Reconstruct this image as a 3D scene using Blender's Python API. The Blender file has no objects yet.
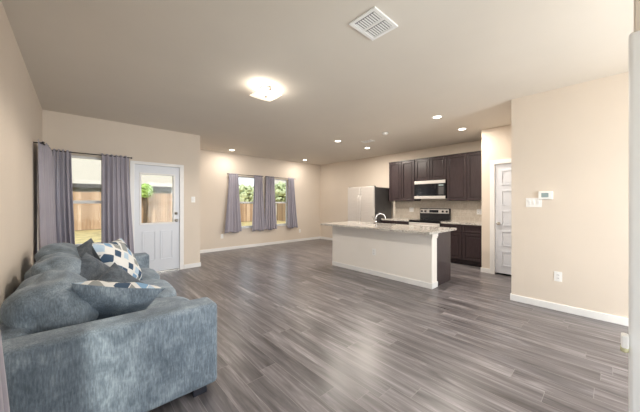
import bpy, bmesh, math, random
from mathutils import Vector, Matrix, noise
random.seed(7)
PI = math.pi
SC = bpy.context.scene
COL = SC.collection

# ------------------------------------------------------------------ camera
CAMH = 1.327
cam_d = bpy.data.cameras.new('camera'); cam = bpy.data.objects.new('camera', cam_d); COL.objects.link(cam)
cam.location = (0, 0, CAMH)
cam.rotation_euler = (PI/2, 0, -math.radians(42.457))
cam_d.sensor_width = 36; cam_d.lens = 36*264.75/640
cam_d.shift_y = -(206-203.1)/640
cam_d.clip_start = .05
SC.camera = cam

# ------------------------------------------------------------------ world, sun, exposure
W = bpy.data.worlds.new('sky'); SC.world = W; W.use_nodes = True
nt = W.node_tree; nt.nodes.clear()
wo = nt.nodes.new('ShaderNodeOutputWorld'); bg = nt.nodes.new('ShaderNodeBackground')
tc = nt.nodes.new('ShaderNodeTexCoord'); sp = nt.nodes.new('ShaderNodeSeparateXYZ'); cr = nt.nodes.new('ShaderNodeValToRGB')
nt.links.new(tc.outputs['Generated'], sp.inputs[0]); nt.links.new(sp.outputs['Z'], cr.inputs[0])
cr.color_ramp.elements[0].position = 0.0; cr.color_ramp.elements[0].color = (.95, .97, 1, 1)
cr.color_ramp.elements[1].position = .7; cr.color_ramp.elements[1].color = (.62, .78, 1, 1)
nt.links.new(cr.outputs[0], bg.inputs[0]); bg.inputs[1].default_value = 1.45
nt.links.new(bg.outputs[0], wo.inputs[0])
sun_d = bpy.data.lights.new('sun', 'SUN'); sun = bpy.data.objects.new('sun', sun_d); COL.objects.link(sun)
sun_d.energy = 3.2; sun_d.angle = math.radians(6); sun_d.color = (1, .93, .82)
sun.rotation_euler = (math.radians(48), 0, math.radians(-25))
SC.view_settings.view_transform = 'Standard'; SC.view_settings.look = 'None'
SC.view_settings.exposure = 0.10; SC.view_settings.gamma = 1.0; SC.view_settings.use_curve_mapping = False
SC.cycles.max_bounces = 10; SC.cycles.diffuse_bounces = 7
SC.cycles.sample_clamp_indirect = 6
try: SC.cycles.use_denoising = True
except Exception: pass
RECESS_W = 19.0; FIXTURE_W = 78.0
WARM = (1, .91, .80)
# added area lights that brighten the room, set at three unseen windows
def fill_light(loc, rot, sx, sy, e):
    ld = bpy.data.lights.new('added_fill', 'AREA'); ld.shape = 'RECTANGLE'; ld.size = sx; ld.size_y = sy; ld.energy = e; ld.color = (.93, .96, 1)
    o = bpy.data.objects.new('added_fill', ld); COL.objects.link(o); o.location = loc; o.rotation_euler = rot
fill_light((.7, -2.36, 1.28), (math.radians(97), 0, 0), 1.55, 2.0, 42)
fill_light((3.1, -2.36, 1.35), (math.radians(91), 0, math.radians(30)), 1.6, 1.85, 150)
fill_light((-.56, .8, 1.28), (math.radians(90), 0, -PI/2), 1.05, 1.6, 10)

# ------------------------------------------------------------------ materials
def new_mat(name):
    m = bpy.data.materials.new(name); m.use_nodes = True
    return m, m.node_tree, m.node_tree.nodes['Principled BSDF']
def N(nt, t, **kw):
    n = nt.nodes.new(t)
    for k, v in kw.items():
        if k in n.inputs: n.inputs[k].default_value = v
        else: setattr(n, k, v)
    return n
def coords(nt, scale=(1, 1, 1), rot=(0, 0, 0), kind='Object'):
    tc = nt.nodes.new('ShaderNodeTexCoord'); mp = nt.nodes.new('ShaderNodeMapping')
    mp.inputs['Scale'].default_value = scale; mp.inputs['Rotation'].default_value = rot
    nt.links.new(tc.outputs[kind], mp.inputs['Vector']); return mp.outputs[0]
def ramp(nt, fac, stops, interp='LINEAR'):
    r = nt.nodes.new('ShaderNodeValToRGB'); r.color_ramp.interpolation = interp
    els = r.color_ramp.elements
    while len(els) > 1: els.remove(els[-1])
    els[0].position = stops[0][0]; els[0].color = (*stops[0][1], 1)
    for p, c in stops[1:]:
        e = els.new(p); e.color = (*c, 1)
    nt.links.new(fac, r.inputs[0]); return r.outputs[0]
def bump(nt, bsdf, h, strength=.3, dist=.01):
    b = nt.nodes.new('ShaderNodeBump'); b.inputs['Strength'].default_value = strength; b.inputs['Distance'].default_value = dist
    nt.links.new(h, b.inputs['Height']); nt.links.new(b.outputs[0], bsdf.inputs['Normal'])
def simple(name, col, rough=.5, metal=0, var=.06, nscale=8, bmp=0, bscale=80, stretch=(1, 1, 1), coat=0, bdist=.003):
    m, nt, b = new_mat(name)
    c = coords(nt, stretch)
    n = N(nt, 'ShaderNodeTexNoise', Scale=nscale, Detail=4.0); nt.links.new(c, n.inputs['Vector'])
    lo = tuple(max(0, x*(1-var)) for x in col); hi = tuple(min(1, x*(1+var)) for x in col)
    nt.links.new(ramp(nt, n.outputs['Fac'], [(.3, lo), (.7, hi)]), b.inputs['Base Color'])
    b.inputs['Roughness'].default_value = rough; b.inputs['Metallic'].default_value = metal
    if coat: b.inputs['Coat Weight'].default_value = coat
    if bmp:
        n2 = N(nt, 'ShaderNodeTexNoise', Scale=bscale, Detail=3.0); nt.links.new(c, n2.inputs['Vector'])
        bump(nt, b, n2.outputs['Fac'], bmp, bdist)
    return m
def emis(name, col, s):
    m, nt, b = new_mat(name)
    b.inputs['Base Color'].default_value = (.9, .9, .9, 1)
    b.inputs['Emission Color'].default_value = (*col, 1); b.inputs['Emission Strength'].default_value = s
    return m

M = {}
M['wall'] = simple('wall_paint', (.715, .637, .552), .85, var=.015, nscale=2, bmp=.10, bscale=140)
M['ceiling'] = simple('ceiling_paint', (.72, .67, .60), .95, var=.015, nscale=2, bmp=.15, bscale=110)
M['trim'] = simple('white_trim_paint', (.83, .83, .83), .4, var=.01)
M['door'] = simple('white_door_paint', (.70, .73, .79), .35, var=.01)
M['island_paint'] = simple('island_paint', (.86, .825, .78), .8, var=.015, nscale=2, bmp=.1, bscale=140)
M['plastic'] = simple('white_plastic', (.88, .88, .87), .35, var=.01)
M['slot'] = simple('dark_slot', (.05, .05, .05), .6)
M['chrome'] = simple('chrome', (.72, .72, .73), .18, 1, var=.02)
M['nickel'] = simple('satin_nickel', (.50, .48, .45), .3, 1, var=.03)
M['steel'] = simple('stainless_steel', (.84, .81, .78), .40, .72, var=.05, nscale=5, stretch=(1, 1, 30), bmp=.03, bscale=60)
M['fridge_side'] = simple('fridge_side_grey', (.075, .073, .075), .45, var=.06)
M['black_glass'] = simple('black_glass', (.012, .013, .016), .08, var=.1)
M['black'] = simple('black_enamel', (.02, .02, .022), .25, var=.1)
M['screen'] = simple('lcd_screen', (.28, .36, .36), .2, var=.05)
M['rod'] = simple('black_rod', (.03, .028, .028), .4, var=.1)
M['oil'] = simple('yellow_oil', (.60, .58, .36), .15, var=.05)
M['leg'] = simple('dark_wood_leg', (.018, .02, .03), .45, var=.1)
M['vent_dark'] = simple('vent_painted_shade', (.16, .17, .18), .8)  # dark colour standing in for the shade inside the duct
M['lamp_glow'] = emis('lamp_lens_glow', (1, .9, .75), 8)
M['fixture_glass'] = emis('frosted_fixture_glass', (1, .84, .62), 1.1)

def wood_cab():
    m, nt, b = new_mat('espresso_cabinet_wood'); b.inputs['Coat Weight'].default_value = .2; b.inputs['Coat Roughness'].default_value = .3
    c = coords(nt, (14, 14, 1.2))
    n = N(nt, 'ShaderNodeTexNoise', Scale=6.0, Detail=6.0, Distortion=.6); nt.links.new(c, n.inputs['Vector'])
    nt.links.new(ramp(nt, n.outputs['Fac'], [(.3, (.038, .026, .028)), (.7, (.054, .038, .041))]), b.inputs['Base Color'])
    b.inputs['Roughness'].default_value = .26
    bump(nt, b, n.outputs['Fac'], .05, .002)
    return m
M['cab'] = wood_cab()

def floor_mat():
    m, nt, b = new_mat('grey_vinyl_plank')
    L = nt.links.new
    tc = nt.nodes.new('ShaderNodeTexCoord')
    sx = nt.nodes.new('ShaderNodeSeparateXYZ'); L(tc.outputs['Object'], sx.inputs[0])
    def mth(op, i0, i1=None):
        n = N(nt, 'ShaderNodeMath', operation=op)
        for k, i in enumerate((i0, i1)):
            if i is None: continue
            if hasattr(i, 'links'): L(i, n.inputs[k])
            else: n.inputs[k].default_value = i
        return n.outputs[0]
    PWD = .152
    row = mth('FLOOR', mth('DIVIDE', sx.outputs['X'], PWD))
    wn = N(nt, 'ShaderNodeTexWhiteNoise', noise_dimensions='1D'); L(row, wn.inputs['W'])
    sh = mth('ADD', sx.outputs['Y'], mth('MULTIPLY', wn.outputs[0], 7.3))
    mp = nt.nodes.new('ShaderNodeCombineXYZ'); L(sh, mp.inputs['X']); L(sx.outputs['X'], mp.inputs['Y'])
    br = N(nt, 'ShaderNodeTexBrick', offset=0.0, offset_frequency=2)
    br.inputs['Scale'].default_value = 1.0; br.inputs['Brick Width'].default_value = 1.22; br.inputs['Row Height'].default_value = PWD
    br.inputs['Mortar Size'].default_value = .0016; br.inputs['Mortar Smooth'].default_value = .3; br.inputs['Bias'].default_value = 0
    br.inputs['Color1'].default_value = (0, 0, 0, 1); br.inputs['Color2'].default_value = (1, 1, 1, 1); br.inputs['Mortar'].default_value = (.5, .5, .5, 1)
    L(mp.outputs[0], br.inputs['Vector'])
    # per plank offset of the grain
    sc = nt.nodes.new('ShaderNodeVectorMath'); sc.operation = 'MULTIPLY_ADD'
    L(br.outputs['Color'], sc.inputs[0]); sc.inputs[1].default_value = (37, 11, 5); L(mp.outputs[0], sc.inputs[2])
    st = nt.nodes.new('ShaderNodeMapping'); st.inputs['Scale'].default_value = (.9, 12, 1); L(sc.outputs[0], st.inputs[0])
    n1 = N(nt, 'ShaderNodeTexNoise', Scale=1.6, Detail=8.0, Roughness=.62, Distortion=.9); L(st.outputs[0], n1.inputs['Vector'])
    st2 = nt.nodes.new('ShaderNodeMapping'); st2.inputs['Scale'].default_value = (.7, 5, 1); L(sc.outputs[0], st2.inputs[0])
    n2 = N(nt, 'ShaderNodeTexNoise', Scale=1.5, Detail=4.0, Distortion=1.2); L(st2.outputs[0], n2.inputs['Vector'])
    g = ramp(nt, n1.outputs['Fac'], [(.28, (.064, .058, .061)), (.44, (.126, .118, .124)), (.56, (.180, .170, .178)), (.74, (.35, .337, .352))])
    g2 = ramp(nt, n2.outputs['Fac'], [(.3, (.70, .68, .68)), (.7, (1.28, 1.26, 1.25))])
    mx = N(nt, 'ShaderNodeMix', data_type='RGBA', blend_type='MULTIPLY'); mx.inputs[0].default_value = 1
    L(g, mx.inputs[6]); L(g2, mx.inputs[7])
    pv = ramp(nt, br.outputs['Color'], [(0, (.82, .82, .83)), (.5, (1, .99, .98)), (1, (1.16, 1.15, 1.14))])
    mx2 = N(nt, 'ShaderNodeMix', data_type='RGBA', blend_type='MULTIPLY'); mx2.inputs[0].default_value = 1
    L(mx.outputs[2], mx2.inputs[6]); L(pv, mx2.inputs[7])
    mx3 = N(nt, 'ShaderNodeMix', data_type='RGBA'); L(br.outputs['Fac'], mx3.inputs[0]); L(mx2.outputs[2], mx3.inputs[6])
    mx3.inputs[7].default_value = (.27, .25, .25, 1)
    L(mx3.outputs[2], b.inputs['Base Color'])
    rr = nt.nodes.new('ShaderNodeMapRange'); rr.inputs[3].default_value = .22; rr.inputs[4].default_value = .42
    L(n1.outputs['Fac'], rr.inputs[0]); L(rr.outputs[0], b.inputs['Roughness'])
    bump(nt, b, n1.outputs['Fac'], .12, .002)
    return m
M['floor'] = floor_mat()

def granite():
    m, nt, b = new_mat('speckled_granite')
    c = coords(nt)
    v = N(nt, 'ShaderNodeTexNoise', Scale=42.0, Detail=5.0, Roughness=.7); nt.links.new(c, v.inputs['Vector'])
    nt.links.new(ramp(nt, v.outputs['Fac'], [(.33, (.09, .08, .075)), (.42, (.36, .33, .30)), (.52, (.56, .53, .49)), (.68, (.76, .74, .70))]), b.inputs['Base Color'])
    b.inputs['Roughness'].default_value = .08
    return m
M['granite'] = granite()

def tile():
    m, nt, b = new_mat('beige_travertine_tile')
    L = nt.links.new
    c = coords(nt, (1, 1, 1))
    sx = nt.nodes.new('ShaderNodeSeparateXYZ'); cb = nt.nodes.new('ShaderNodeCombineXYZ'); L(c, sx.inputs[0])
    L(sx.outputs['Y'], cb.inputs['X']); L(sx.outputs['Z'], cb.inputs['Y'])
    br = N(nt, 'ShaderNodeTexBrick', offset=.5)
    for k, v in {'Scale': 1.0, 'Brick Width': .10, 'Row Height': .10, 'Mortar Size': .0025, 'Bias': 0}.items(): br.inputs[k].default_value = v
    br.inputs['Color1'].default_value = (.60, .54, .47, 1); br.inputs['Color2'].default_value = (.68, .62, .55, 1); br.inputs['Mortar'].default_value = (.72, .69, .64, 1)
    L(cb.outputs[0], br.inputs['Vector'])
    n = N(nt, 'ShaderNodeTexNoise', Scale=30.0, Detail=4.0); L(c, n.inputs['Vector'])
    mx = N(nt, 'ShaderNodeMix', data_type='RGBA', blend_type='MULTIPLY'); mx.inputs[0].default_value = 1
    L(br.outputs['Color'], mx.inputs[6]); L(ramp(nt, n.outputs['Fac'], [(.3, (.88, .87, .85)), (.7, (1.05, 1.05, 1.05))]), mx.inputs[7])
    L(mx.outputs[2], b.inputs['Base Color']); b.inputs['Roughness'].default_value = .35
    return m
M['tile'] = tile()

def fabric(name, dark, mid, light, nscale=9, bstr=.5):
    m, nt, b = new_mat(name); L = nt.links.new
    c = coords(nt)
    n = N(nt, 'ShaderNodeTexNoise', Scale=float(nscale), Detail=6.0, Roughness=.65, Distortion=.5); L(c, n.inputs['Vector'])
    c2 = coords(nt, (150, 150, 26))
    n2 = N(nt, 'ShaderNodeTexNoise', Scale=1.0, Detail=3.0, Roughness=.6); L(c2, n2.inputs['Vector'])
    mx = N(nt, 'ShaderNodeMix', data_type='FLOAT'); mx.inputs[0].default_value = .42
    L(n.outputs['Fac'], mx.inputs[2]); L(n2.outputs['Fac'], mx.inputs[3])
    L(ramp(nt, mx.outputs[0], [(.36, dark), (.5, mid), (.64, light)]), b.inputs['Base Color'])
    b.inputs['Roughness'].default_value = .85
    b.inputs['Sheen Weight'].default_value = .25; b.inputs['Sheen Roughness'].default_value = .4; b.inputs['Sheen Tint'].default_value = (.75, .85, 1, 1)
    bump(nt, b, mx.outputs[0], bstr, .006)
    return m
M['sofa'] = fabric('blue_grey_chenille', (.105, .137, .172), (.185, .234, .284), (.34, .41, .475), 7)
M['pillow_plain'] = fabric('slate_chenille', (.045, .058, .075), (.088, .108, .134), (.17, .198, .232), 12)
M['curtain'] = simple('lavender_grey_curtain', (.37, .35, .41), .75, var=.05, nscale=3, bmp=.15, bscale=500)
M['curtain'].node_tree.nodes['Principled BSDF'].inputs['Sheen Weight'].default_value = .3

def pattern():
    m, nt, b = new_mat('geometric_pillow_print'); L = nt.links.new
    c = coords(nt, (5.6, 5.6, 5.6), (0, 0, .62), 'UV')
    v = N(nt, 'ShaderNodeTexVoronoi', feature='F1', distance='CHEBYCHEV'); v.inputs['Scale'].default_value = 1.0; v.inputs['Randomness'].default_value = .35
    L(c, v.inputs['Vector'])
    sep = nt.nodes.new('ShaderNodeSeparateColor'); L(v.outputs['Color'], sep.inputs[0])
    colr = ramp(nt, sep.outputs[0], [(0, (.72, .73, .72)), (.22, (.035, .075, .14)), (.42, (.20, .36, .56)), (.6, (.27, .29, .29)), (.76, (.06, .12, .20)), (.88, (.42, .55, .68))], 'CONSTANT')
    lt = N(nt, 'ShaderNodeMath', operation='LESS_THAN'); L(v.outputs['Distance'], lt.inputs[0]); lt.inputs[1].default_value = .40
    mx = N(nt, 'ShaderNodeMix', data_type='RGBA'); L(lt.outputs[0], mx.inputs[0]); mx.inputs[6].default_value = (.72, .73, .72, 1); L(colr, mx.inputs[7])
    L(mx.outputs[2], b.inputs['Base Color']); b.inputs['Roughness'].default_value = .8
    return m
M['pattern'] = pattern()

def glass():
    m = bpy.data.materials.new('window_glass'); m.use_nodes = True; nt = m.node_tree; nt.nodes.clear()
    o = nt.nodes.new('ShaderNodeOutputMaterial'); t = nt.nodes.new('ShaderNodeBsdfTransparent'); g = nt.nodes.new('ShaderNodeBsdfGlossy')
    t.inputs[0].default_value = (.96, .98, .97, 1); g.inputs['Roughness'].default_value = .02
    mx = nt.nodes.new('ShaderNodeMixShader'); mx.inputs[0].default_value = .008
    nt.links.new(t.outputs[0], mx.inputs[1]); nt.links.new(g.outputs[0], mx.inputs[2]); nt.links.new(mx.outputs[0], o.inputs[0])
    return m
M['glass'] = glass()

def planks_mat(name, axis, cols, w=.14):
    m, nt, b = new_mat(name); L = nt.links.new
    c = coords(nt); s = nt.nodes.new('ShaderNodeSeparateXYZ'); L(c, s.inputs[0])
    d = N(nt, 'ShaderNodeMath', operation='DIVIDE'); L(s.outputs[axis], d.inputs[0]); d.inputs[1].default_value = w
    fl = N(nt, 'ShaderNodeMath', operation='FLOOR'); L(d.outputs[0], fl.inputs[0])
    wn = N(nt, 'ShaderNodeTexWhiteNoise', noise_dimensions='1D'); L(fl.outputs[0], wn.inputs['W'])
    n = N(nt, 'ShaderNodeTexNoise', Scale=2.0, Detail=5.0); mp = coords(nt, (6, 6, .8)); L(mp, n.inputs['Vector'])
    a = N(nt, 'ShaderNodeMix', data_type='FLOAT'); a.inputs[0].default_value = .5; L(wn.outputs[0], a.inputs[2]); L(n.outputs['Fac'], a.inputs[3])
    L(ramp(nt, a.outputs[0], [(.2, cols[0]), (.5, cols[1]), (.8, cols[2])]), b.inputs['Base Color']); b.inputs['Roughness'].default_value = .9
    return m
M['fence'] = planks_mat('weathered_cedar', 'X', [(.28, .17, .10), (.46, .30, .19), (.64, .47, .33)])
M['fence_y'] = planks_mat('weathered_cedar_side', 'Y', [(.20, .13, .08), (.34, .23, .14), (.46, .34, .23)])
M['grass'] = simple('dry_lawn', (.52, .39, .17), .95, var=.35, nscale=3)
M['shingle'] = simple('tan_shingle', (.50, .43, .34), .9, var=.12, nscale=9, stretch=(1, 1, 4))
M['siding'] = simple('olive_siding', (.20, .20, .16), .8, var=.1)
M['fascia'] = simple('dark_fascia', (.07, .06, .05), .7, var=.1)
M['leaf'] = simple('green_foliage', (.36, .50, .14), .8, var=.45, nscale=7)
M['leaf2'] = simple('overexposed_foliage', (.52, .56, .33), .8, var=.35, nscale=5)  # leaf green paled to imitate overexposure
M['bark'] = simple('bark', (.12, .08, .05), .9, var=.3)

# ------------------------------------------------------------------ mesh helpers
class MB:
    def __init__(s, off=(0, 0, 0)): s.bm = bmesh.new(); s.off = Vector(off)
    def box(s, x0, x1, y0, y1, z0, z1, bev=0, seg=2):
        r = bmesh.ops.create_cube(s.bm, size=1)
        vs = r['verts']
        for v in vs:
            v.co = Vector(((x0+x1)/2+v.co.x*abs(x1-x0), (y0+y1)/2+v.co.y*abs(y1-y0), (z0+z1)/2+v.co.z*abs(z1-z0)))
        if bev:
            es = list({e for v in vs for e in v.link_edges})
            bmesh.ops.bevel(s.bm, geom=es, offset=bev, segments=seg, affect='EDGES', profile=.5)
        return s
    def cyl(s, p, r, h, axis='z', seg=24, r2=None, bev=0):
        res = bmesh.ops.create_cone(s.bm, cap_ends=True, segments=seg, radius1=r, radius2=r if r2 is None else r2, depth=h)
        m = {'z': Matrix(), 'x': Matrix.Rotation(PI/2, 4, 'Y'), 'y': Matrix.Rotation(-PI/2, 4, 'X')}[axis]
        bmesh.ops.transform(s.bm, matrix=Matrix.Translation(p) @ m, verts=res['verts'])
        return s
    def sphere(s, p, r, sc=(1, 1, 1), seg=16):
        res = bmesh.ops.create_uvsphere(s.bm, u_segments=seg, v_segments=max(6, seg//2), radius=r)
        bmesh.ops.transform(s.bm, matrix=Matrix.Translation(p) @ Matrix.Diagonal((*sc, 1)), verts=res['verts'])
        return s
    def tube(s, pts, r, seg=10):
        pts = [Vector(p) for p in pts]; rings = []
        for i, p in enumerate(pts):
            d = (pts[min(i+1, len(pts)-1)]-pts[max(i-1, 0)]).normalized()
            u = d.cross(Vector((0, 0, 1)));
            if u.length < .01: u = d.cross(Vector((0, 1, 0)))
            u.normalize(); w = d.cross(u)
            rings.append([s.bm.verts.new(p+u*r*math.cos(2*PI*k/seg)+w*r*math.sin(2*PI*k/seg)) for k in range(seg)])
        for a, b in zip(rings, rings[1:]):
            for k in range(seg): s.bm.faces.new((a[k], a[(k+1) % seg], b[(k+1) % seg], b[k]))
        s.bm.faces.new(rings[0][::-1]); s.bm.faces.new(rings[-1])
        return s
    def prism(s, poly, z0, z1, f=lambda a, b, c: (a, b, c)):
        lo = [s.bm.verts.new(f(a, b, z0)) for a, b in poly]; hi = [s.bm.verts.new(f(a, b, z1)) for a, b in poly]
        n = len(poly); s.bm.faces.new(lo[::-1]); s.bm.faces.new(hi)
        for k in range(n): s.bm.faces.new((lo[k], lo[(k+1) % n], hi[(k+1) % n], hi[k]))
        return s
    def build(s, name, mat, parent=None, smooth=False, mods=None):
        bmesh.ops.recalc_face_normals(s.bm, faces=s.bm.faces)
        if parent is not None:
            for v in s.bm.verts: v.co -= parent_world(parent)
            loc = (0, 0, 0)
        else:
            lo = Vector((1e9,)*3); hi = Vector((-1e9,)*3)
            for v in s.bm.verts:
                for i in range(3): lo[i] = min(lo[i], v.co[i]); hi[i] = max(hi[i], v.co[i])
            loc = Vector(((lo.x+hi.x)/2, (lo.y+hi.y)/2, lo.z))
            if name in ('floor', 'ceiling'): loc = Vector((0, 0, 0))
            for v in s.bm.verts: v.co -= loc
        me = bpy.data.meshes.new(name); s.bm.to_mesh(me); s.bm.free()
        o = bpy.data.objects.new(name, me); COL.objects.link(o); o.location = loc
        me.materials.append(mat)
        if smooth:
            for p in me.polygons: p.use_smooth = True
        if parent is not None: o.parent = parent
        return o
def parent_world(o):
    v = Vector((0, 0, 0))
    while o is not None: v += o.location; o = o.parent
    return v
def thing(name, label, cat, loc, group=None):
    o = bpy.data.objects.new(name, None); COL.objects.link(o); o.location = loc; o.empty_display_size = .1
    o['label'] = label; o['category'] = cat
    if group: o['group'] = group
    return o
def tag(o, label, cat, group=None):
    o['label'] = label; o['category'] = cat
    if group: o['group'] = group
    return o
def struct(o, label=None):
    o['kind'] = 'structure'
    if label: o['label'] = label
    return o
def copy_tree(o, parent=None):
    c = o.copy(); COL.objects.link(c); c.parent = parent
    for ch in list(o.children): copy_tree(ch, c)
    return c

# ------------------------------------------------------------------ room dimensions
CE = 2.743; XL = -.395; YD = 5.793; XA = 1.893; YB = 7.299; XK = 6.688; XP = 5.75; YP = 1.665; XT = 4.379; YT = .905; T = .14; YS = -2.2; XE = 1.735
def wall(name, axis, pos, side, a0, a1, holes=(), z1=CE, m='wall'):
    """wall plane at pos on axis; side = +1/-1 tells where its thickness goes; holes (a0,a1,z0,z1)"""
    b = MB(); q0, q1 = (pos, pos+side*T) if side > 0 else (pos+side*T, pos)
    def bx(s0, s1, z0, z1_):
        if s1-s0 < 1e-4 or z1_-z0 < 1e-4: return
        if axis == 'x': b.box(q0, q1, s0, s1, z0, z1_)
        else: b.box(s0, s1, q0, q1, z0, z1_)
    cur = a0
    for h in sorted(holes):
        bx(cur, h[0], 0, z1); bx(h[0], h[1], 0, h[2]); bx(h[0], h[1], h[3], z1); cur = h[1]
    bx(cur, a1, 0, z1)
    return struct(b.build(name, M[m]))

WD = (-.20, .62, .62, 2.10)      # window beside the back door
DR = (.745, 1.508, 0, 2.045)     # back door opening
WB1 = (3.36, 4.08, .60, 2.12); WB2 = (4.52, 5.24, .60, 2.12)
WL1 = (5.15, 5.66, .62, 2.08); WL0 = (.25, 1.35, .45, 2.10)
struct(MB().box(XL-T, XK+T, YS-T, YB+T, -.12, 0).build('floor', M['floor']))
struct(MB().box(XL-T, XK+T, YS-T, YB+T, CE, CE+.12).build('ceiling', M['ceiling']))
wall('wall_left', 'x', XL, -1, YS, YD, [WL0, WL1])
wall('wall_back_door', 'y', YD, 1, XL-T, XA-T, [WD, DR])
wall('wall_dining_side', 'x', XA, -1, YD, YB)
wall('wall_back', 'y', YB, 1, XA-T, XK+T, [WB1, WB2])
wall('wall_kitchen', 'x', XK, 1, YP, YB)
wall('wall_pantry', 'x', XP, 1, YT, YP, [(.75, 1.452, 0, 2.06)] if 0 else [(YT+.01, 1.452, 0, 2.06)])
wall('wall_pantry_return', 'y', YP, -1, XP+T, XK+T)
wall('wall_pantry_back', 'x', XK, 1, YT-T, YP-T)
wall('wall_right', 'x', XT, 1, YS, YT-T)
wall('wall_right_return', 'y', YT, -1, XT, XK)
wall('wall_entry', 'x', XE, 1, YS, -.075)
wall('wall_front', 'y', YS, -1, XL-T, XT+T, [(-.1, 1.5, .25, 2.3), (2.2, 4.0, .4, 2.3)])  # openings for the two windows added to let light in

def bboard(name, x0, x1, y0, y1, lab=None):
    b = MB().box(x0, x1, y0, y1, 0, .085, .004)
    return struct(b.build(name, M['trim']))
bt = .014
bboard('baseboard_left', XL, XL+bt, YS, YD)
bboard('baseboard_back_door', XL+bt, DR[0]-.07, YD-bt, YD); bboard('baseboard_back_corner', DR[1]+.07, XA+bt, YD-bt, YD)
bboard('baseboard_dining_side', XA, XA+bt, YD, YB)
bboard('baseboard_back', XA+bt, XK-bt, YB-bt, YB)
bboard('baseboard_kitchen', XK-bt, XK, 5.15, YB)
bboard('baseboard_pantry', XP-bt, XP, 1.522, YP+bt)
bboard('baseboard_right', XT-bt, XT, YS, YT+bt); bboard('baseboard_right_return', XT, XP, YT, YT+bt)

# ------------------------------------------------------------------ windows
def window(name, axis, pos, side, h, room=-1):
    """axis 'y': wall plane y=pos, side=direction to outside"""
    a0, a1, z0, z1 = h
    def bb(b, s0, s1, d0, d1, z0_, z1_, bev=0):
        p0, p1 = sorted((pos+side*d0, pos+side*d1))
        if axis == 'y': b.box(s0, s1, p0, p1, z0_, z1_, bev)
        else: b.box(p0, p1, s0, s1, z0_, z1_, bev)
    f = MB(); w = .035
    bb(f, a0, a1, .07, .115, z1-w, z1); bb(f, a0, a1, .07, .115, z0, z0+w)
    bb(f, a0, a0+w, .07, .115, z0+w, z1-w); bb(f, a1-w, a1, .07, .115, z0+w, z1-w)
    fr = struct(f.build(name, M['trim']))
    zm = (z0+z1)/2-.02
    r = MB(); bb(r, a0+w, a1-w, .072, .10, zm-.02, zm+.03, .003)
    r.build('meeting_rail', M['trim'], fr)
    g = MB(); bb(g, a0+w, a1-w, .088, .092, z0+w, z1-w); g.build('pane', M['glass'], fr)
    s = MB(); bb(s, a0-.03, a1+.03, -.03, .07, z0-.022, z0, .004) if axis == 'y' else bb(s, a0, a1, -.03, .07, z0-.022, z0, .004)
    s.build('sill', M['trim'], fr)
    return fr
window('window_1', 'y', YD, 1, WD)
window('window_2', 'y', YB, 1, WB1)
window('window_3', 'y', YB, 1, WB2)
window('window_4', 'x', XL, -1, WL1)
window('window_5', 'x', XL, -1, WL0)
window('added_window_6', 'y', YS, -1, (-.1, 1.5, .25, 2.3))  # unseen window, added to brighten the room from behind the camera
window('added_window_7', 'y', YS, -1, (2.2, 4.0, .4, 2.3))  # second unseen window added for more light

# ------------------------------------------------------------------ doors
def panel_ring(b, fbox, a0, a1, z0, z1, d, w=.014, depth=.012):
    """raised moulding ring + inset raised field"""
    fbox(b, a0, a1, d, d+depth, z0, z0+w); fbox(b, a0, a1, d, d+depth, z1-w, z1)
    fbox(b, a0, a0+w, d, d+depth, z0+w, z1-w); fbox(b, a1-w, a1, d, d+depth, z0+w, z1-w)
    fbox(b, a0+w*2.6, a1-w*2.6, d, d+depth*.35, z0+w*2.6, z1-w*2.6)
# back door (door_1): in wall y=YD
def yb_(b, s0, s1, d0, d1, z0, z1, bev=0): b.box(s0, s1, YD-d1, YD-d0, z0, z1, bev)
x0, x1 = DR[0]+.008, DR[1]-.008; GX0, GX1, GZ0, GZ1 = .862, 1.392, .955, 1.86
b = MB(); dd = -.055; dt = -.015     # slab lies 15..55 mm behind the wall face
for s0, s1, z0, z1 in ((x0, GX0, .03, 2.035), (GX1, x1, .03, 2.035), (GX0, GX1, .03, GZ0), (GX0, GX1, GZ1, 2.035)):
    yb_(b, s0, s1, dd, dt, z0, z1)
panel_ring(b, yb_, .875, 1.09, .25, .80, dt); panel_ring(b, yb_, 1.165, 1.38, .25, .80, dt)
d1 = struct(b.build('door_1', M['door']), 'white back door with a large glass pane')
b = MB(); w = .03
for s0, s1, z0, z1 in ((GX0-w, GX1+w, GZ0-w, GZ0), (GX0-w, GX1+w, GZ1, GZ1+w), (GX0-w, GX0, GZ0, GZ1), (GX1, GX1+w, GZ0, GZ1)):
    yb_(b, s0, s1, dt, dt+.012, z0, z1, .003)
b.build('glazing_frame', M['trim'], d1)
b = MB(); yb_(b, GX0, GX1, -.037, -.033, GZ0, GZ1); b.build('pane', M['glass'], d1)
b = MB(); b.cyl((x1-.06, YD+.008, 1.125), .028, .016, 'y'); b.cyl((x1-.06, YD-.008, 1.125), .012, .03, 'y'); b.build('deadbolt', M['nickel'], d1, True)
b = MB(); b.cyl((x1-.06, YD+.008, .985), .030, .016, 'y'); b.cyl((x1-.06, YD-.015, .985), .011, .05, 'y'); b.sphere((x1-.06, YD-.05, .985), .028, (1, .8, 1)); b.build('door_knob', M['nickel'], d1, True)
b = MB()
for zc in (.3, 1.05, 1.8): b.cyl((x0-.002, YD+.012, zc), .007, .09)
b.build('hinge', M['nickel'], d1)
cw = .065
b = MB(); b.box(DR[0]-cw+.008, DR[0]+.008, YD-.018, YD, 0, DR[3]+cw-.02, .004); b.box(DR[1]-.008, DR[1]+cw, YD-.018, YD, 0, DR[3]+cw-.02, .004)
b.box(DR[0]-cw+.008, DR[1]+cw, YD-.019, YD, DR[3]-.01, DR[3]+cw-.02, .004)
b.box(DR[0], DR[0]+.008, YD, YD+T, 0, DR[3]); b.box(DR[1]-.008, DR[1], YD, YD+T, 0, DR[3]); b.box(DR[0], DR[1], YD, YD+T, DR[3]-.008, DR[3])
struct(b.build('trim_1', M['trim']))
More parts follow.
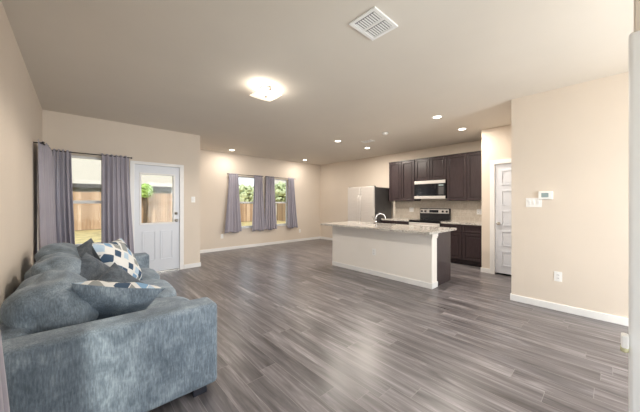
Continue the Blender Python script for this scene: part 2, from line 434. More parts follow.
struct(MB().box(DR[0]+.008, DR[1]-.008, YD-.012, YD+T, 0, .026, .003).build('trim_2', M['nickel']))

# pantry door (door_2): in wall x=XP
def xp_(b, s0, s1, d0, d1, z0, z1, bev=0): b.box(XP-d1, XP-d0, s0, s1, z0, z1, bev)
P0, P1 = .93, 1.444
b = MB(); xp_(b, P0, P1, -.055, -.015, .035, 2.05)
for i in range(5):
    z0 = .17+i*.372; panel_ring(b, xp_, P0+.0, P1-.10, z0, z0+.275, -.015, .018, .014)
d2 = struct(b.build('door_2', M['door']), 'white five-panel pantry door')
b = MB(); b.cyl((XP+.008, 1.385, .95), .028, .016, 'x'); b.cyl((XP-.015, 1.385, .95), .010, .05, 'x'); b.sphere((XP-.045, 1.385, .95), .027, (.8, 1, 1)); b.build('door_knob', M['nickel'], d2, True)
b = MB(); b.box(XP-.018, XP, 1.444, 1.522, 0, 2.125, .004); b.box(XP-.019, XP, YT+.015, 1.522, 2.05, 2.125, .004); b.box(XP, XP+T, 1.444, 1.452, 0, 2.06)
struct(b.build('trim_3', M['trim']))
# casing at the entry wall, right border of the view
b = MB(); b.box(XE-.035, XE, -.155, -.055, 0, 2.04, .012, 3); b.box(XE-.030, XE, -.9, -.155, 1.96, 2.04, .01)
struct(b.build('trim_4', M['trim']))

# ------------------------------------------------------------------ wall plates
def plate(name, axis, pos, a, z, w, h, kind, label, out=-1, group=None):
    def bb(b, s0, s1, d0, d1, z0, z1, bev=0):
        p0, p1 = sorted((pos+out*d0, pos+out*d1))
        if axis == 'y': b.box(s0, s1, p0, p1, z0, z1, bev)
        else: b.box(p0, p1, s0, s1, z0, z1, bev)
    loc = (a, pos, z-h/2) if axis == 'y' else (pos, a, z-h/2)
    t = thing(name, label, {'o': 'outlet', 's': 'light switch'}[kind[0]], loc, group)
    b = MB(); bb(b, a-w/2, a+w/2, 0, .006, z-h/2, z+h/2, .002); b.build('cover_plate', M['plastic'], t)
    n = int(kind[1:] or 1)
    for k in range(n):
        c = a+(k-(n-1)/2)*.046
        if kind[0] == 's':
            b = MB(); bb(b, c-.012, c+.012, .006, .012, z-.025, z+.025, .002); b.build('rocker', M['trim'], t)
        else:
            for dz in (.02, -.02):
                b = MB(); bb(b, c-.016, c+.016, .006, .009, z+dz-.014, z+dz+.014, .002); s = b.build('socket', M['trim'], t)
                b = MB(); bb(b, c-.008, c-.005, .009, .0095, z+dz-.006, z+dz+.006); bb(b, c+.005, c+.008, .009, .0095, z+dz-.005, z+dz+.005); b.build('slot', M['slot'], s)
    return t
plate('light_switch', 'y', YD, 1.755, 1.40, .075, .12, 's1', 'single white light switch beside the glazed back door')
plate('light_switch', 'x', XT, .665, 1.335, .165, .12, 's3', 'wide three-rocker white switch plate under the thermostat')
plate('wall_outlet', 'x', XT, .428, .42, .075, .12, 'o1', 'white outlet low on the wall below the thermostat')
plate('wall_outlet', 'y', YB, 2.97, .40, .075, .12, 'o1', 'white outlet on the dining wall left of the first curtain')
plate('wall_outlet', 'y', YB, 5.72, .36, .075, .12, 'o1', 'white outlet on the dining wall right of the last curtain')
plate('wall_outlet', 'x', 4.03, 2.93, .425, .075, .12, 'o1', 'white outlet in the pale front of the kitchen island')
plate('wall_outlet', 'x', XK-.012, 1.97, 1.13, .12, .12, 'o2', 'white double outlet on the backsplash right of the range')
plate('wall_outlet', 'x', XK-.012, 3.62, 1.15, .12, .12, 'o2', 'white double outlet on the backsplash left of the range')
t = thing('thermostat', 'white wall thermostat with small grey screen above the wide switch plate', 'thermostat', (XT, .545, 1.37))
MB().box(XT-.024, XT, .475, .615, 1.375, 1.475, .005).build('housing', M['plastic'], t)
MB().box(XT-.026, XT-.024, .515, .585, 1.40, 1.455, .001).build('screen', M['screen'], t)
b = MB()
for k, z in enumerate((1.41, 1.43, 1.45)): b.box(XT-.026, XT-.024, .487, .503, z-.005, z+.005, .001)
b.build('button', M['trim'], t)
# plug-in air freshener on the entry casing
t = thing('air_freshener', 'white plug-in air freshener with yellow oil bottle at the right border', 'air freshener', (XE-.035, -.055, .70))
MB().box(XE-.060, XE-.012, -.055, -.033, .722, .775, .006, 3).build('housing', M['plastic'], t)
b = MB(); b.cyl((XE-.036, -.043, .714), .012, .022, seg=20); b.sphere((XE-.036, -.043, .708), .013, (1, .8, .8)); b.build('oil_bottle', M['oil'], t, True)

# ------------------------------------------------------------------ ceiling fixtures
def downlight(x, y, label, k_w=1.0):
    t = thing('recessed_downlight', label, 'ceiling light', (x, y, CE), 'recessed ceiling downlights')
    b = MB(); seg = 32
    for k in range(seg):
        a0, a1 = 2*PI*k/seg, 2*PI*(k+1)/seg
        vs = [b.bm.verts.new((x+r*math.cos(a), y+r*math.sin(a), z)) for a, r, z in ((a0, .062, CE-.004), (a1, .062, CE-.004), (a1, .088, CE-.001), (a0, .088, CE-.001))]
        b.bm.faces.new(vs)
        vs = [b.bm.verts.new((x+r*math.cos(a), y+r*math.sin(a), z)) for a, r, z in ((a0, .062, CE-.004), (a1, .062, CE-.004), (a1, .062, CE-.0005), (a0, .062, CE-.0005))]
        b.bm.faces.new(vs)
    bmesh.ops.remove_doubles(b.bm, verts=b.bm.verts, dist=1e-5)
    b.build('trim_ring', M['plastic'], t, True)
    b = MB(); b.cyl((x, y, CE-.0025), .061, .003, seg=32); b.build('lens', M['lamp_glow'], t)
    ld = bpy.data.lights.new('downlight_beam', 'AREA'); ld.shape = 'DISK'; ld.size = .12; ld.energy = RECESS_W*k_w; ld.color = WARM
    lo = bpy.data.objects.new('downlight_beam', ld); COL.objects.link(lo); lo.parent = t; lo.location = (0, 0, -.012)
    return t
downlight(4.36, 1.91, 'round recessed downlight over the near end of the island', 1.5)
downlight(5.42, 1.90, 'round recessed downlight in front of the pantry door, nearest the upper cabinets right end', .9)
downlight(4.38, 4.18, 'round recessed downlight over the far end of the island, left of the small vent', 1.5)
downlight(5.49, 4.20, 'round recessed downlight in front of the refrigerator, just below the small vent', 2.1)
downlight(3.03, 6.79, 'round recessed downlight above the first dining window', .6)
downlight(5.50, 6.75, 'round recessed downlight above the far corner, right of the dining curtains', .6)

LX, LY = 1.70, 2.84
t = thing('flush_ceiling_light', 'lit square frosted glass ceiling light in the living area', 'ceiling light', (LX, LY, CE))
MB().cyl((LX, LY, CE-.012), .07, .024, seg=32).build('canopy', M['nickel'], t, True)
MB().cyl((LX, LY, CE-.06), .006, .09, seg=12).build('stem', M['nickel'], t)
b = MB(); n = 12; S = .142; vs = {}
for i in range(n+1):
    for j in range(n+1):
        u = -1+2*i/n; v = -1+2*j/n; z = CE-.100+.012*(u*u+v*v)/2
        vs[i, j] = b.bm.verts.new((LX+S*u, LY+S*v, z))
for i in range(n):
    for j in range(n): b.bm.faces.new((vs[i, j], vs[i+1, j], vs[i+1, j+1], vs[i, j+1]))
o = b.build('glass_shade', M['fixture_glass'], t, True); md = o.modifiers.new('s', 'SOLIDIFY'); md.thickness = .006
MB().sphere((LX, LY, CE-.112), .012).build('finial', M['nickel'], t, True)
for k, (dx, dy) in enumerate(((.06, .03), (-.06, -.03))):
    MB().sphere((LX+dx, LY+dy, CE-.05), .024).build('bulb', M['lamp_glow'], t, True)
    ld = bpy.data.lights.new('bulb_light', 'POINT'); ld.energy = 3.0; ld.color = WARM; ld.shadow_soft_size = .025
    lo = bpy.data.objects.new('bulb_light', ld); COL.objects.link(lo); lo.parent = t; lo.location = (dx*1.5, dy*1.5, -.07)
ld = bpy.data.lights.new('shade_light', 'SPOT'); ld.energy = FIXTURE_W; ld.color = WARM; ld.shadow_soft_size = .12; ld.spot_size = math.radians(168); ld.spot_blend = .25
lo = bpy.data.objects.new('shade_light', ld); COL.objects.link(lo); lo.parent = t; lo.location = (0, 0, -.27)

def vent(x0, x1, y0, y1, label, slats, big=True):
    t = thing('ceiling_vent', label, 'vent', ((x0+x1)/2, (y0+y1)/2, CE))
    w = .03 if big else .018; z0, z1 = CE-.012, CE-.001
    b = MB(); b.box(x0, x1, y0, y0+w, z0, z1, .003); b.box(x0, x1, y1-w, y1, z0, z1, .003); b.box(x0, x0+w, y0+w, y1-w, z0, z1, .003); b.box(x1-w, x1, y0+w, y1-w, z0, z1, .003)
    b.build('frame', M['plastic'], t)
    MB().box(x0+w, x1-w, y0+w, y1-w, CE-.002, CE-.001).build('duct_shade_panel', M['vent_dark'], t)  # flat dark panel, shade behind the slats put into its colour
    if big:
        xm = (x0+x1)/2
        MB().box(xm-.012, xm+.006, y0+w, y1-w, z0, z1).build('divider', M['plastic'], t)
        rngs = ((x0+w+.010, xm-.012), (xm+.018, x1-w))
    else: rngs = ((x0+w, x1-w),)
    for a, c in rngs:
        b = MB()
        for k in range(slats):
            p = (y1-y0-2*w)/slats; y = y0+w+(k+.5)*p
            b.box(a, c, y-p*.31, y+p*.31, CE-.010, CE-.008)
        b.build('louvre', M['plastic'], t)
    return t
vent(1.572, 1.885, 1.135, 1.385, 'large square white ceiling register with two rows of louvres', 9)
vent(4.80, 4.97, 3.58, 3.86, 'small grey-slotted ceiling vent between the downlights above the island', 6, False)
t = thing('smoke_detector', 'round white smoke detector on the ceiling above the island', 'smoke detector', (4.58, 3.06, CE))
MB().cyl((4.58, 3.06, CE-.006), .065, .012, seg=32).build('base', M['plastic'], t, True)
MB().cyl((4.58, 3.06, CE-.022), .045, .02, seg=32, r2=.058).build('cover', M['plastic'], t, True)

# ------------------------------------------------------------------ curtains
def curtain(label, axis, top, bot, zt, zb, off, wallpos, out, folds, group, flare=.0, seed=0, depth=.028, w2=0, hug=0):
    """top/bot = (a0,a1) extents along the wall; off = distance from the wall"""
    rnd = random.Random(seed); ph = rnd.random()*6; nu, nv = folds*12, 36
    b = MB(); V = {}
    for j in range(nv+1):
        v = j/nv; z = zt+(zb-zt)*v
        e = v**1.3
        a0 = top[0]+(bot[0]-top[0])*e; a1 = top[1]+(bot[1]-top[1])*e
        for i in range(nu+1):
            u = i/nu
            wob = .25*math.sin(3.1*v+ph)*math.sin(PI*u)
            amp = depth*(.55+.75*v)*(1+.35*math.sin(u*9+ph))
            d = off+flare*v**1.5*(1-w2*u)+amp*math.sin(2*PI*folds*(u+wob*.10)+ph) + .010*math.sin(2*PI*folds*2.3*u+ph*2)*(1-v)
            if v < .05: d = off+(d-off)*.6
            a = a0+(a1-a0)*u + .012*math.sin(2*PI*folds*u*1.0+1.3)*v
            if hug: d *= 1-hug*(1-min(1, u/.30))
            d = max(d, .012)
            zz = z + (.012*math.sin(2*PI*folds*u+.6) if j == 0 else 0) - (.02*math.sin(2*PI*u*1.5+ph) if j == nv else 0)
            p = (a, wallpos+out*d, zz) if axis == 'y' else (wallpos+out*d, a, zz)
            V[i, j] = b.bm.verts.new(p)
    for i in range(nu):
        for j in range(nv): b.bm.faces.new((V[i, j], V[i+1, j], V[i+1, j+1], V[i, j+1]))
    o = b.build('curtain', M['curtain'], None, True)
    md = o.modifiers.new('s', 'SOLIDIFY'); md.thickness = .003
    return tag(o, label, 'curtain', group)
def rod(label, axis, a0, a1, z, off, wallpos, out):
    p = lambda a, d, zz: (a, wallpos+out*d, zz) if axis == 'y' else (wallpos+out*d, a, zz)
    t = thing('curtain_rod', label, 'curtain rod', p((a0+a1)/2, 0, z))
    MB().tube([p(a0, off, z), p(a1, off, z)], .008).build('pole', M['rod'], t, True)
    for a in (a0, a1): MB().sphere(p(a, off, z), .015).build('finial', M['rod'], t, True)
    for a in (a0+.04, a1-.04): MB().tube([p(a, 0, z), p(a, off, z-.002)], .006).build('bracket', M['rod'], t, True)
    return t
G1, G2, G3 = 'curtains at the window beside the back door', 'curtains at the dining windows', 'curtains along the left wall'
rod('thin dark curtain rod over the window beside the back door', 'y', -.33, .70, 2.125, .085, YD, -1)
curtain('lavender-grey curtain hanging left of the glass beside the back door, in the corner', 'y', (-.32, -.075), (-.33, -.03), 2.145, .35, .085, YD, -1, 5, G1, .03, 1)
curtain('lavender-grey curtain between the window glass and the back door', 'y', (.29, .665), (.28, .735), 2.145, .36, .085, YD, -1, 6, G1, .03, 2)
rod('thin dark rod over the left dining window', 'y', 3.10, 4.22, 2.15, .07, YB, -1)
rod('thin dark rod over the right dining window', 'y', 4.32, 5.46, 2.15, .07, YB, -1)
curtain('leftmost dining curtain, flaring wide at its hem', 'y', (3.13, 3.42), (2.96, 3.47), 2.175, .50, .07, YB, -1, 5, G2, .07, 3)
curtain('dining curtain at the right side of the left dining window', 'y', (3.91, 4.20), (3.80, 4.245), 2.175, .50, .07, YB, -1, 5, G2, .07, 4)
curtain('dining curtain at the left side of the right dining window', 'y', (4.33, 4.64), (4.255, 4.70), 2.175, .50, .07, YB, -1, 5, G2, .07, 5)
curtain('rightmost dining curtain, its hem kicked out to the right', 'y', (5.18, 5.42), (5.10, 5.56), 2.175, .50, .07, YB, -1, 5, G2, .07, 6)
rod('dark rod end on the left wall near the corner', 'x', 4.64, 5.66, 2.06, .085, XL, 1)
curtain('lavender-grey curtain on the left wall beside the corner', 'x', (4.60, 5.62), (4.66, 5.64), 2.085, .35, .105, XL, 1, 8, G3, .03, 7, .03, 0, .62)
rod('dark rod on the left wall over the nearest window', 'x', .10, 1.72, 2.15, .09, XL, 1)
curtain('lavender-grey curtain edge at the lower left border beside the sofa arm', 'x', (1.30, 1.66), (1.28, 1.78), 2.175, .06, .09, XL, 1, 5, G3, .075, 8, .03)

# ------------------------------------------------------------------ sofa
def soft(o, lvl=2):
    md = o.modifiers.new('sub', 'SUBSURF'); md.levels = lvl; md.render_levels = lvl
def blob(cx, cy, cz, hx, hy, hz, e=3.2, tilt=0, sag=0, nz=.02, seed=0, yaw=0, seg=44, roll=0, freq=4.5):
    """puffy cushion: superellipsoid with creases"""
    b = MB(); res = bmesh.ops.create_uvsphere(b.bm, u_segments=seg, v_segments=seg//2, radius=1)
    R = Matrix.Rotation(yaw, 3, 'Z') @ Matrix.Rotation(tilt, 3, 'Y') @ Matrix.Rotation(roll, 3, 'X')
    for v in b.bm.verts:
        d = v.co.normalized(); k = (abs(d.x)**e+abs(d.y)**e+abs(d.z)**e)**(-1/e)
        p = d*k; q = Vector((p.x*hx, p.y*hy, p.z*hz))
        n = noise.noise(Vector((q.x*freq+seed*7, q.y*freq, q.z*freq)))
        n2 = noise.noise(Vector((q.x*14+seed*3, q.y*5, q.z*14)))
        q += d*(n*nz+n2*nz*.35)
        if sag: q.z -= sag*(1-(p.y)**2)*max(0, p.z)
        v.co = R @ q+Vector((cx, cy, cz))
    return b
SX0, SX1, SY0, SY1 = -.36, .745, 1.89, 4.55
sofa = thing('sofa', 'blue-grey chenille three-seat sofa along the left wall', 'sofa', (.18, 3.22, 0))
AI0, AI1 = SY0+.205, SY1-.205
def arm(y0, y1):
    b = MB(); b.box(SX0, SX1, y0, y1, .045, .615, .035, 4)
    for v in b.bm.verts:
        if v.co.z > .3: v.co.z += .022*(SX1-v.co.x)/(SX1-SX0)
    return b
for y0, y1 in ((SY0, AI0), (AI1, SY1)): arm(y0, y1).build('armrest', M['sofa'], sofa, True)
MB().box(SX0+.02, SX1-.04, AI0-.01, AI1+.01, .05, .30, .02).build('base_frame', M['sofa'], sofa, True)
b = MB(); b.box(SX0, SX0+.17, AI0-.005, AI1+.005, .06, .64, .04, 3); b.build('back_frame', M['sofa'], sofa, True)
for k in range(3):
    w = (AI1-AI0)/3; yc = AI0+w*(k+.5)
    blob((SX0+.15+SX1+.01)/2, yc, .375, (SX1-SX0-.13)/2, w/2-.003, .098, 4.5, 0, -.01, .010, 10+k).build('seat_cushion', M['sofa'], sofa, True)
BC = [(-.115, 2.49, .665, .195, .365, .225, .42, -.28, 1), (-.13, 3.235, .69, .18, .375, .215, .30, -.10, 2), (-.12, 3.97, .71, .18, .36, .215, .28, -.05, 3)]
for cx, cy, cz, hx, hy, hz, tl, yw, sd in BC:
    blob(cx, cy, cz, hx, hy, hz, 2.5, -tl, .03, .058, sd, 0, 64, 0, 4.6).build('back_cushion', M['sofa'], sofa, True)
for x in (.625, -.27):
    for y in (SY0+.05, SY1-.12):
        MB().box(x-.045, x+.045, y-.03+.0, y+.05, 0, .05, .004).build('leg', M['leg'], sofa)

def pillow(label, cat_mats, c, size, thick, n, up, seed=0):
    """n: normal of the printed face; up: in-plane hint"""
    n = Vector(n).normalized(); up = Vector(up); up = (up-n*up.dot(n)).normalized(); rt = up.cross(n)
    t = thing('throw_pillow', label, 'pillow', (c[0], c[1], c[2]-size*.3))
    NN = 22; C = Vector(c)
    for side, mt, nm in ((1, cat_mats[0], 'front_cover'), (-1, cat_mats[1], 'back_cover')):
        b = MB(); V = {}; uvl = b.bm.loops.layers.uv.new('UVMap')
        for i in range(NN+1):
            for j in range(NN+1):
                u = -1+2*i/NN; v = -1+2*j/NN
                r = ((1-u**4)*(1-v**4))
                h = thick/2*max(0, r)**.55*(1-.25*(u*u+v*v)/2)
                px = u*(1-.07*(1-abs(v))**1.0*1.0 if 1 else 1)*size/2*(1+.04*u*u*v*v); py = v*(1-.07*(1-abs(u)))*size/2*(1+.04*u*u*v*v)
                ns = noise.noise(Vector((u*2+seed, v*2, side*3)))*.018*min(1, r*2)
                V[i, j] = b.bm.verts.new(C+rt*px+up*py+n*side*(h+ns))
        for i in range(NN):
            for j in range(NN):
                f = b.bm.faces.new((V[i, j], V[i+1, j], V[i+1, j+1], V[i, j+1]))
                for lp, (ii, jj) in zip(f.loops, ((i, j), (i+1, j), (i+1, j+1), (i, j+1))): lp[uvl].uv = (ii/NN, jj/NN)
        b.build(nm, mt, t, True)
    return t
PP, PT, PS = M['pillow_plain'], M['pattern'], M['sofa']
pillow('geometric-print pillow with blue-grey back leaning on the near sofa arm', (PT, PS), (.185, 2.40, .615), .50, .19, (.22, .62, .75), (.16, -.75, .65), 1)
pillow('geometric-print pillow propped upright, its navy and white print facing out', (PT, PP), (.31, 3.36, .715), .50, .18, (.78, -.45, .42), (-.35, .25, .88), 2)
pillow('plain slate pillow with a peaked corner beside the upright print pillow', (PP, PP), (.10, 3.0, .645), .40, .15, (.35, -.75, .55), (-.75, .1, .65), 3)
pillow('plain slate pillow just behind the top edge of the near print pillow', (PP, PP), (.24, 2.77, .60), .36, .15, (.25, -.75, .6), (.75, .35, .62), 4)
pillow('dark slate pillow at the far end of the sofa, behind the upright print pillow', (PP, PP), (.06, 3.86, .66), .42, .15, (.45, -.75, .3), (-.5, .1, .85), 5)

# ------------------------------------------------------------------ kitchen island
isl = thing('kitchen_island', 'kitchen island with pale painted front and dark end panel', 'kitchen island', (4.4, 2.93, 0))
IY0, IY1 = 1.85, 4.008
MB().box(4.03, 4.21, IY0, IY1, 0, .868).build('pony_wall', M['island_paint'], isl)
b = MB(); b.box(4.018, 4.03, IY0-.012, IY1, 0, .085, .003); b.box(4.03, 4.222, IY0-.012, IY0, 0, .085, .003); b.build('base_moulding', M['trim'], isl)
b = MB(); b.box(4.015, 4.225, IY0-.016, IY0, .80, .868, .004); b.box(4.015, 4.03, IY0-.016, IY0+.10, .80, .868, .004)
b.box(4.022, 4.218, IY0-.010, IY0, .775, .80, .004); b.build('cap_moulding', M['island_paint'], isl)
MB().box(4.21, 4.745, IY0+.012, IY1, .10, .868).build('cabinet_body', M['cab'], isl)
MB().box(4.21, 4.68, IY0+.03, IY1-.02, 0, .10).build('toe_kick', M['cab'], isl)
b = MB(); b.box(4.21, 4.75, IY0, IY0+.012, .0, .868, .002); b.build('end_panel', M['cab'], isl)
for k in range(5):
    y0 = IY0+.03+k*.425
    d = MB().box(4.745, 4.765, y0, y0+.41, .13, .85, .004).build('door', M['cab'], isl)
    MB().box(4.765, 4.770, y0+.06, y0+.35, .20, .78, .003).build('door_panel', M['cab'], d)
# countertop with a sink opening
CX0, CX1, CY0, CY1 = 3.76, 4.77, 1.76, 4.10; KX0, KX1, KY0, KY1 = 4.40, 4.72, 2.80, 3.46
b = MB()
for q in ((CX0, CX1, CY0, KY0), (CX0, CX1, KY1, CY1), (CX0, KX0, KY0, KY1), (KX1, CX1, KY0, KY1)): b.box(*q, .868, .904)
bmesh.ops.remove_doubles(b.bm, verts=b.bm.verts, dist=1e-5)
tag(b.build('countertop', M['granite']), 'speckled granite countertop of the kitchen island', 'countertop')
b = MB(); b.box(KX0-.01, KX1+.01, KY0-.01, KY1+.01, .72, .73); b.box(KX0-.012, KX0, KY0-.01, KY1+.01, .73, .867); b.box(KX1, KX1+.012, KY0-.01, KY1+.01, .73, .867)
b.box(KX0, KX1, KY0-.012, KY0, .73, .867); b.box(KX0, KX1, KY1, KY1+.012, .73, .867)
s = b.build('sink_basin', M['steel'], isl)
t = thing('kitchen_faucet', 'chrome arched kitchen faucet on the island countertop', 'faucet', (4.355, 3.12, .904))
FX, FY = 4.355, 3.12
b = MB(); b.cyl((FX, FY, .910), .028, .012); b.cyl((FX, FY, .955), .020, .08, r2=.016); b.build('base', M['chrome'], t, True)
pts = [(FX, FY, .99)]
for k in range(13):
    a = PI*k/12; q = .095-.095*math.cos(a); pts.append((FX+.8*q, FY-.6*q, 1.03+.085*math.sin(a)))
pts.append((FX+.155, FY-.116, 1.005))
MB().tube(pts, .012, 12).build('spout', M['chrome'], t, True)
MB().tube([(FX, FY+.012, .975), (FX-.01, FY+.04, 1.0), (FX-.02, FY+.07, 1.06)], .008).build('handle', M['chrome'], t, True)

# ------------------------------------------------------------------ kitchen run on the right wall
def shaker(y0, y1, z0, z1, xf, parent, nm='door', fw=.055, knob=None):
    b = MB(); d = .026
    b.box(xf-d, xf, y0, y0+fw, z0, z1, .005); b.box(xf-d, xf, y1-fw, y1, z0, z1, .005)
    b.box(xf-d, xf, y0+fw, y1-fw, z0, z0+fw, .005); b.box(xf-d, xf, y0+fw, y1-fw, z1-fw, z1, .005)
    o = b.build(nm, M['cab'], parent)
    b = MB(); b.box(xf-d+.018, xf-.001, y0+fw, y1-fw, z0+fw, z1-fw)
    if z1-z0 > .3 and nm == 'door': b.box(xf-d+.006, xf-d+.019, y0+fw+.018, y1-fw-.018, z0+fw+.018, z1-fw-.018, .008)
    b.build('panel', M['cab'], o)
    return o
def upper(y0, y1, z0, z1, label):
    t = thing('upper_cabinet', label, 'cabinet', (6.53, (y0+y1)/2, z0), 'dark upper kitchen cabinets')
    MB().box(6.38, XK, y0, y1, z0, z1).build('body', M['cab'], t)
    m = (y0+y1)/2
    shaker(y0+.009, m-.006, z0+.006, z1-.006, 6.38, t); shaker(m+.006, y1-.009, z0+.006, z1-.006, 6.38, t)
    b = MB(); b.box(6.352, 6.38, y0, y1, z1, z1+.02, .003) ; b.build('top_rail', M['cab'], t)
upper(3.36, 4.125, 1.38, 2.43, 'tall dark upper cabinet between refrigerator and microwave')
upper(2.575, 3.357, 1.885, 2.43, 'short dark upper cabinet above the microwave')
upper(1.685, 2.572, 1.38, 2.43, 'tall dark upper cabinet right of the microwave')

t = thing('over_range_microwave', 'stainless over-range microwave under the short cabinet', 'microwave', (6.5, 2.965, 1.43))
MY0, MY1 = 2.585, 3.350
MB().box(6.34, XK, MY0, MY1, 1.435, 1.875).build('body', M['black'], t)
MB().box(6.318, 6.34, MY0, MY1, 1.80, 1.878, .004).build('top_trim', M['steel'], t)
MB().box(6.318, 6.34, MY0, MY1, 1.43, 1.50, .004).build('bottom_trim', M['steel'], t)
d = MB().box(6.322, 6.34, MY0+.19, MY1, 1.503, 1.797, .003).build('door', M['black_glass'], t)
MB().tube([(6.322, MY0+.215, 1.54), (6.29, MY0+.215, 1.56), (6.29, MY0+.215, 1.74), (6.322, MY0+.215, 1.76)], .009).build('handle', M['black'], d, True)
c = MB().box(6.322, 6.34, MY0, MY0+.187, 1.503, 1.797, .003).build('control_panel', M['black'], t)
MB().box(6.320, 6.322, MY0+.04, MY0+.15, 1.735, 1.775).build('display', M['screen'], c)
MB().box(6.320, 6.322, MY0+.035, MY0+.155, 1.53, 1.715, .001).build('keypad', M['fridge_side'], c)

def base_cab(y0, y1, doors, label):
    t = thing('base_cabinet', label, 'cabinet', (6.4, (y0+y1)/2, 0), 'dark base kitchen cabinets')
    MB().box(6.10, XK-.015, y0, y1, .10, .868).build('body', M['cab'], t)
    MB().box(6.16, XK-.015, y0, y1, 0, .10).build('toe_kick', M['cab'], t)
    w = (y1-y0)/doors
    for k in range(doors):
        a, c = y0+k*w+.009, y0+(k+1)*w-.009
        shaker(a, c, .115, .685, 6.10, t)
        shaker(a, c, .70, .855, 6.10, t, 'drawer', .035)
RY0, RY1 = 2.59, 3.35
base_cab(1.685, 2.58, 2, 'dark base cabinet right of the range with two doors and two drawers')
base_cab(3.36, 4.17, 2, 'dark base cabinet between range and refrigerator')
tag(MB().box(6.06, XK, 1.672, 2.583, .868, .908, .004).build('countertop', M['granite']), 'granite countertop right of the range', 'countertop')
tag(MB().box(6.06, XK, 3.357, 4.178, .868, .908, .004).build('countertop', M['granite']), 'granite countertop between range and refrigerator', 'countertop')
struct(MB().box(XK-.012, XK, 1.672, 4.185, .909, 1.379).build('wall_backsplash', M['tile']), 'beige tile backsplash')

t = thing('kitchen_range', 'freestanding black and stainless range under the microwave', 'stove', (6.35, 2.97, 0))
MB().box(6.06, XK-.014, RY0, RY1, .04, .905).build('body', M['black'], t)
d = MB().box(6.035, 6.06, RY0+.005, RY1-.005, .24, .86, .006).build('oven_door', M['steel'], t)
MB().box(6.031, 6.035, RY0+.12, RY1-.12, .38, .68).build('oven_window', M['black_glass'], d)
MB().tube([(6.035, RY0+.06, .80), (5.99, RY0+.07, .80), (5.99, RY1-.07, .80), (6.035, RY1-.06, .80)], .011).build('handle', M['steel'], d, True)
MB().box(6.04, 6.06, RY0+.005, RY1-.005, .06, .23, .006).build('drawer', M['steel'], t)
ct = MB().box(6.03, XK-.08, RY0-.002, RY1+.002, .905, .918, .004).build('cooktop', M['black_glass'], t)
for x, y, r in ((6.2, 2.78, .10), (6.2, 3.16, .085), (6.46, 2.78, .085), (6.46, 3.16, .10)):
    MB().cyl((x, y, .9185), r, .001, seg=40).build('burner', M['black'], ct)
bp = MB().box(XK-.085, XK-.014, RY0, RY1, .918, 1.195, .012, 3).build('backguard', M['black'], t)
cp = MB().box(XK-.090, XK-.085, RY0+.02, RY1-.02, 1.07, 1.175, .002).build('control_panel', M['steel'], t)
MB().box(XK-.093, XK-.090, 2.86, 3.09, 1.09, 1.155).build('display', M['black_glass'], cp)
for y in (2.655, 2.75, 3.19, 3.285):
    MB().cyl((XK-.102, y, 1.122), .024, .024, 'x').build('knob', M['black'], cp, True)

t = thing('refrigerator', 'stainless side-by-side refrigerator with dark grey sides', 'refrigerator', (6.25, 4.77, 0))
FY0, FY1, FM = 4.195, 5.11, 4.65
MB().box(5.825, 6.62, FY0, FY1, .02, 1.755, .006).build('cabinet', M['fridge_side'], t)
for y0, y1, s in ((FY0, FM-.009, -1), (FM+.009, FY1, 1)):
    d = MB().box(5.76, 5.82, y0, y1, .06, 1.775, .012, 3).build('door', M['steel'], t, False)
    hy = FM+s*.045
    MB().tube([(5.76, hy, .55), (5.71, hy, .58), (5.71, hy, 1.50), (5.76, hy, 1.53)], .010).build('handle', M['steel'], d, True)
MB().box(5.79, 5.86, FY0+.03, FY1-.03, 0, .06).build('grille', M['black'], t)
b = MB(); b.box(5.78, 5.88, FY0+.02, FY0+.09, 1.755, 1.785, .004); b.box(5.78, 5.88, FY1-.09, FY1-.02, 1.755, 1.785, .004); b.build('hinge_cover', M['fridge_side'], t)

# ------------------------------------------------------------------ outdoors
GZ = -.18
struct(MB().box(-30, 45, YB+.3, 60, GZ-.1, GZ).build('lawn', M['grass']))
struct(MB().box(-30, XL-T-.05, -20, YB+.3, GZ-.1, GZ).build('lawn_side', M['grass']))
struct(MB().box(-30, 40, -30, YS-T-.05, GZ-.1, GZ).build('lawn_front', M['grass']))
struct(MB().box(XL-.1, XA-T-.02, YD+T, YB+.3, GZ, -.02).build('patio', simple('patio_concrete', (.5, .48, .45), .9)))
def fence(name, axis, a0, a1, pos, zt, label, mat):
    p = lambda s0, s1, d0, d1: (s0, s1, pos+d0, pos+d1) if axis == 'x' else (pos+d0, pos+d1, s0, s1)
    t = thing(name, label, 'fence', ((a0+a1)/2, pos, GZ) if axis == 'x' else (pos, (a0+a1)/2, GZ))
    b = MB(); n = int((a1-a0)/.14)
    for k in range(n):
        s = a0+k*.14; dz = random.uniform(-.02, .02)
        q = p(s+.003, s+.137, 0, .02); b.box(*q, GZ+.03, zt+dz)
    b.build('picket_panel', mat, t)
    b = MB()
    for z in (GZ+.35, zt-.3): b.box(*p(a0, a1, .02, .06), z, z+.09)
    b.build('rail', mat, t)
    return t
fence('wooden_fence', 'x', 7.05, 12.5, 19.7, 1.28, 'low far wooden fence seen through the left dining window', M['fence'])
fence('wooden_fence', 'x', -14, 7, 19.5, 1.95, 'weathered wooden privacy fence across the back yard', M['fence'])
fence('wooden_fence', 'y', 8.2, 19.3, 12.6, 1.38, 'low brown wooden fence seen through the dining windows', M['fence_y'])
hs = thing('neighbouring_house', 'neighbouring house with a broad tan shingle roof beyond the fence', 'house', (-2, 27, GZ))
MB().box(-14, 5.5, 23.5, 33, GZ, 2.45).build('wall', M['siding'], hs)
b = MB(); b.prism([(22.9, 2.55), (29, 6.3), (35, 2.55), (35, 2.45), (22.9, 2.45)], -14.6, 6, lambda a, c, z: (z, a, c)); b.build('roof', M['shingle'], hs)
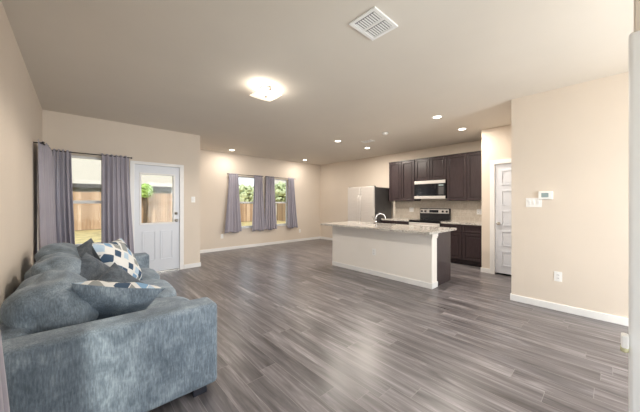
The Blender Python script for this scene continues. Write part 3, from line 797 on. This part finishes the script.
MB().box(-14.6, 6, 22.82, 22.9, 2.32, 2.58).build('fascia', M['fascia'], hs)
h2 = thing('neighbouring_house', 'pale distant house seen through the dining windows', 'house', (24, 33, GZ))
MB().box(19, 30, 27, 36, GZ, 2.5).build('wall', simple('cream_siding', (.6, .55, .46), .8), h2)
b = MB(); b.prism([(26.4, 2.5), (31.5, 4.7), (36.5, 2.5)], 18.4, 30.6, lambda a, c, z: (z, a, c)); b.build('roof', M['shingle'], h2)
def tree(name, x, y, h, r, label, mat, seed, fz=.30):
    rnd = random.Random(seed); t = thing(name, label, 'tree', (x, y, GZ))
    b = MB(); b.tube([(x, y, GZ), (x+.05, y, GZ+h*.4), (x-.05, y+.1, GZ+h*.75)], .07+.02*h, 8)
    for k in range(4):
        a = rnd.random()*6.3; b.tube([(x, y, GZ+h*.45), (x+math.cos(a)*r*.5, y+math.sin(a)*r*.5, GZ+h*.75)], .04, 6)
    b.build('trunk', M['bark'], t)
    b = MB()
    for k in range(420):
        d = Vector((rnd.gauss(0, 1), rnd.gauss(0, 1), rnd.gauss(0, 1))).normalized()*rnd.uniform(.55, 1)
        q = Vector((x+d.x*r, y+d.y*r, GZ+h*.72+d.z*h*fz)); s = rnd.uniform(.10, .24)*(r**.5)
        m = Matrix.Translation(q) @ Matrix.Rotation(rnd.random()*6, 4, Vector((rnd.random(), rnd.random(), rnd.random()+.1)).normalized()) @ Matrix.Diagonal((s, s, s*.35, 1))
        res = bmesh.ops.create_icosphere(b.bm, subdivisions=1, radius=1); bmesh.ops.transform(b.bm, matrix=m, verts=res['verts'])
    b.build('foliage', mat, t)
tree('leafy_shrub', 2.98, 18.9, 3.1, .40, 'green leafy shrub in front of the fence, seen at the left of the door glass', M['leaf'], 1, .13)
tree('leafy_tree', 10.3, 21, 3.0, 1.5, 'overexposed pale green tree seen through the left dining window', M['leaf2'], 2)
tree('leafy_tree', 14.3, 20.8, 3.3, 1.9, 'overexposed pale green tree seen through the right dining window', M['leaf2'], 3)
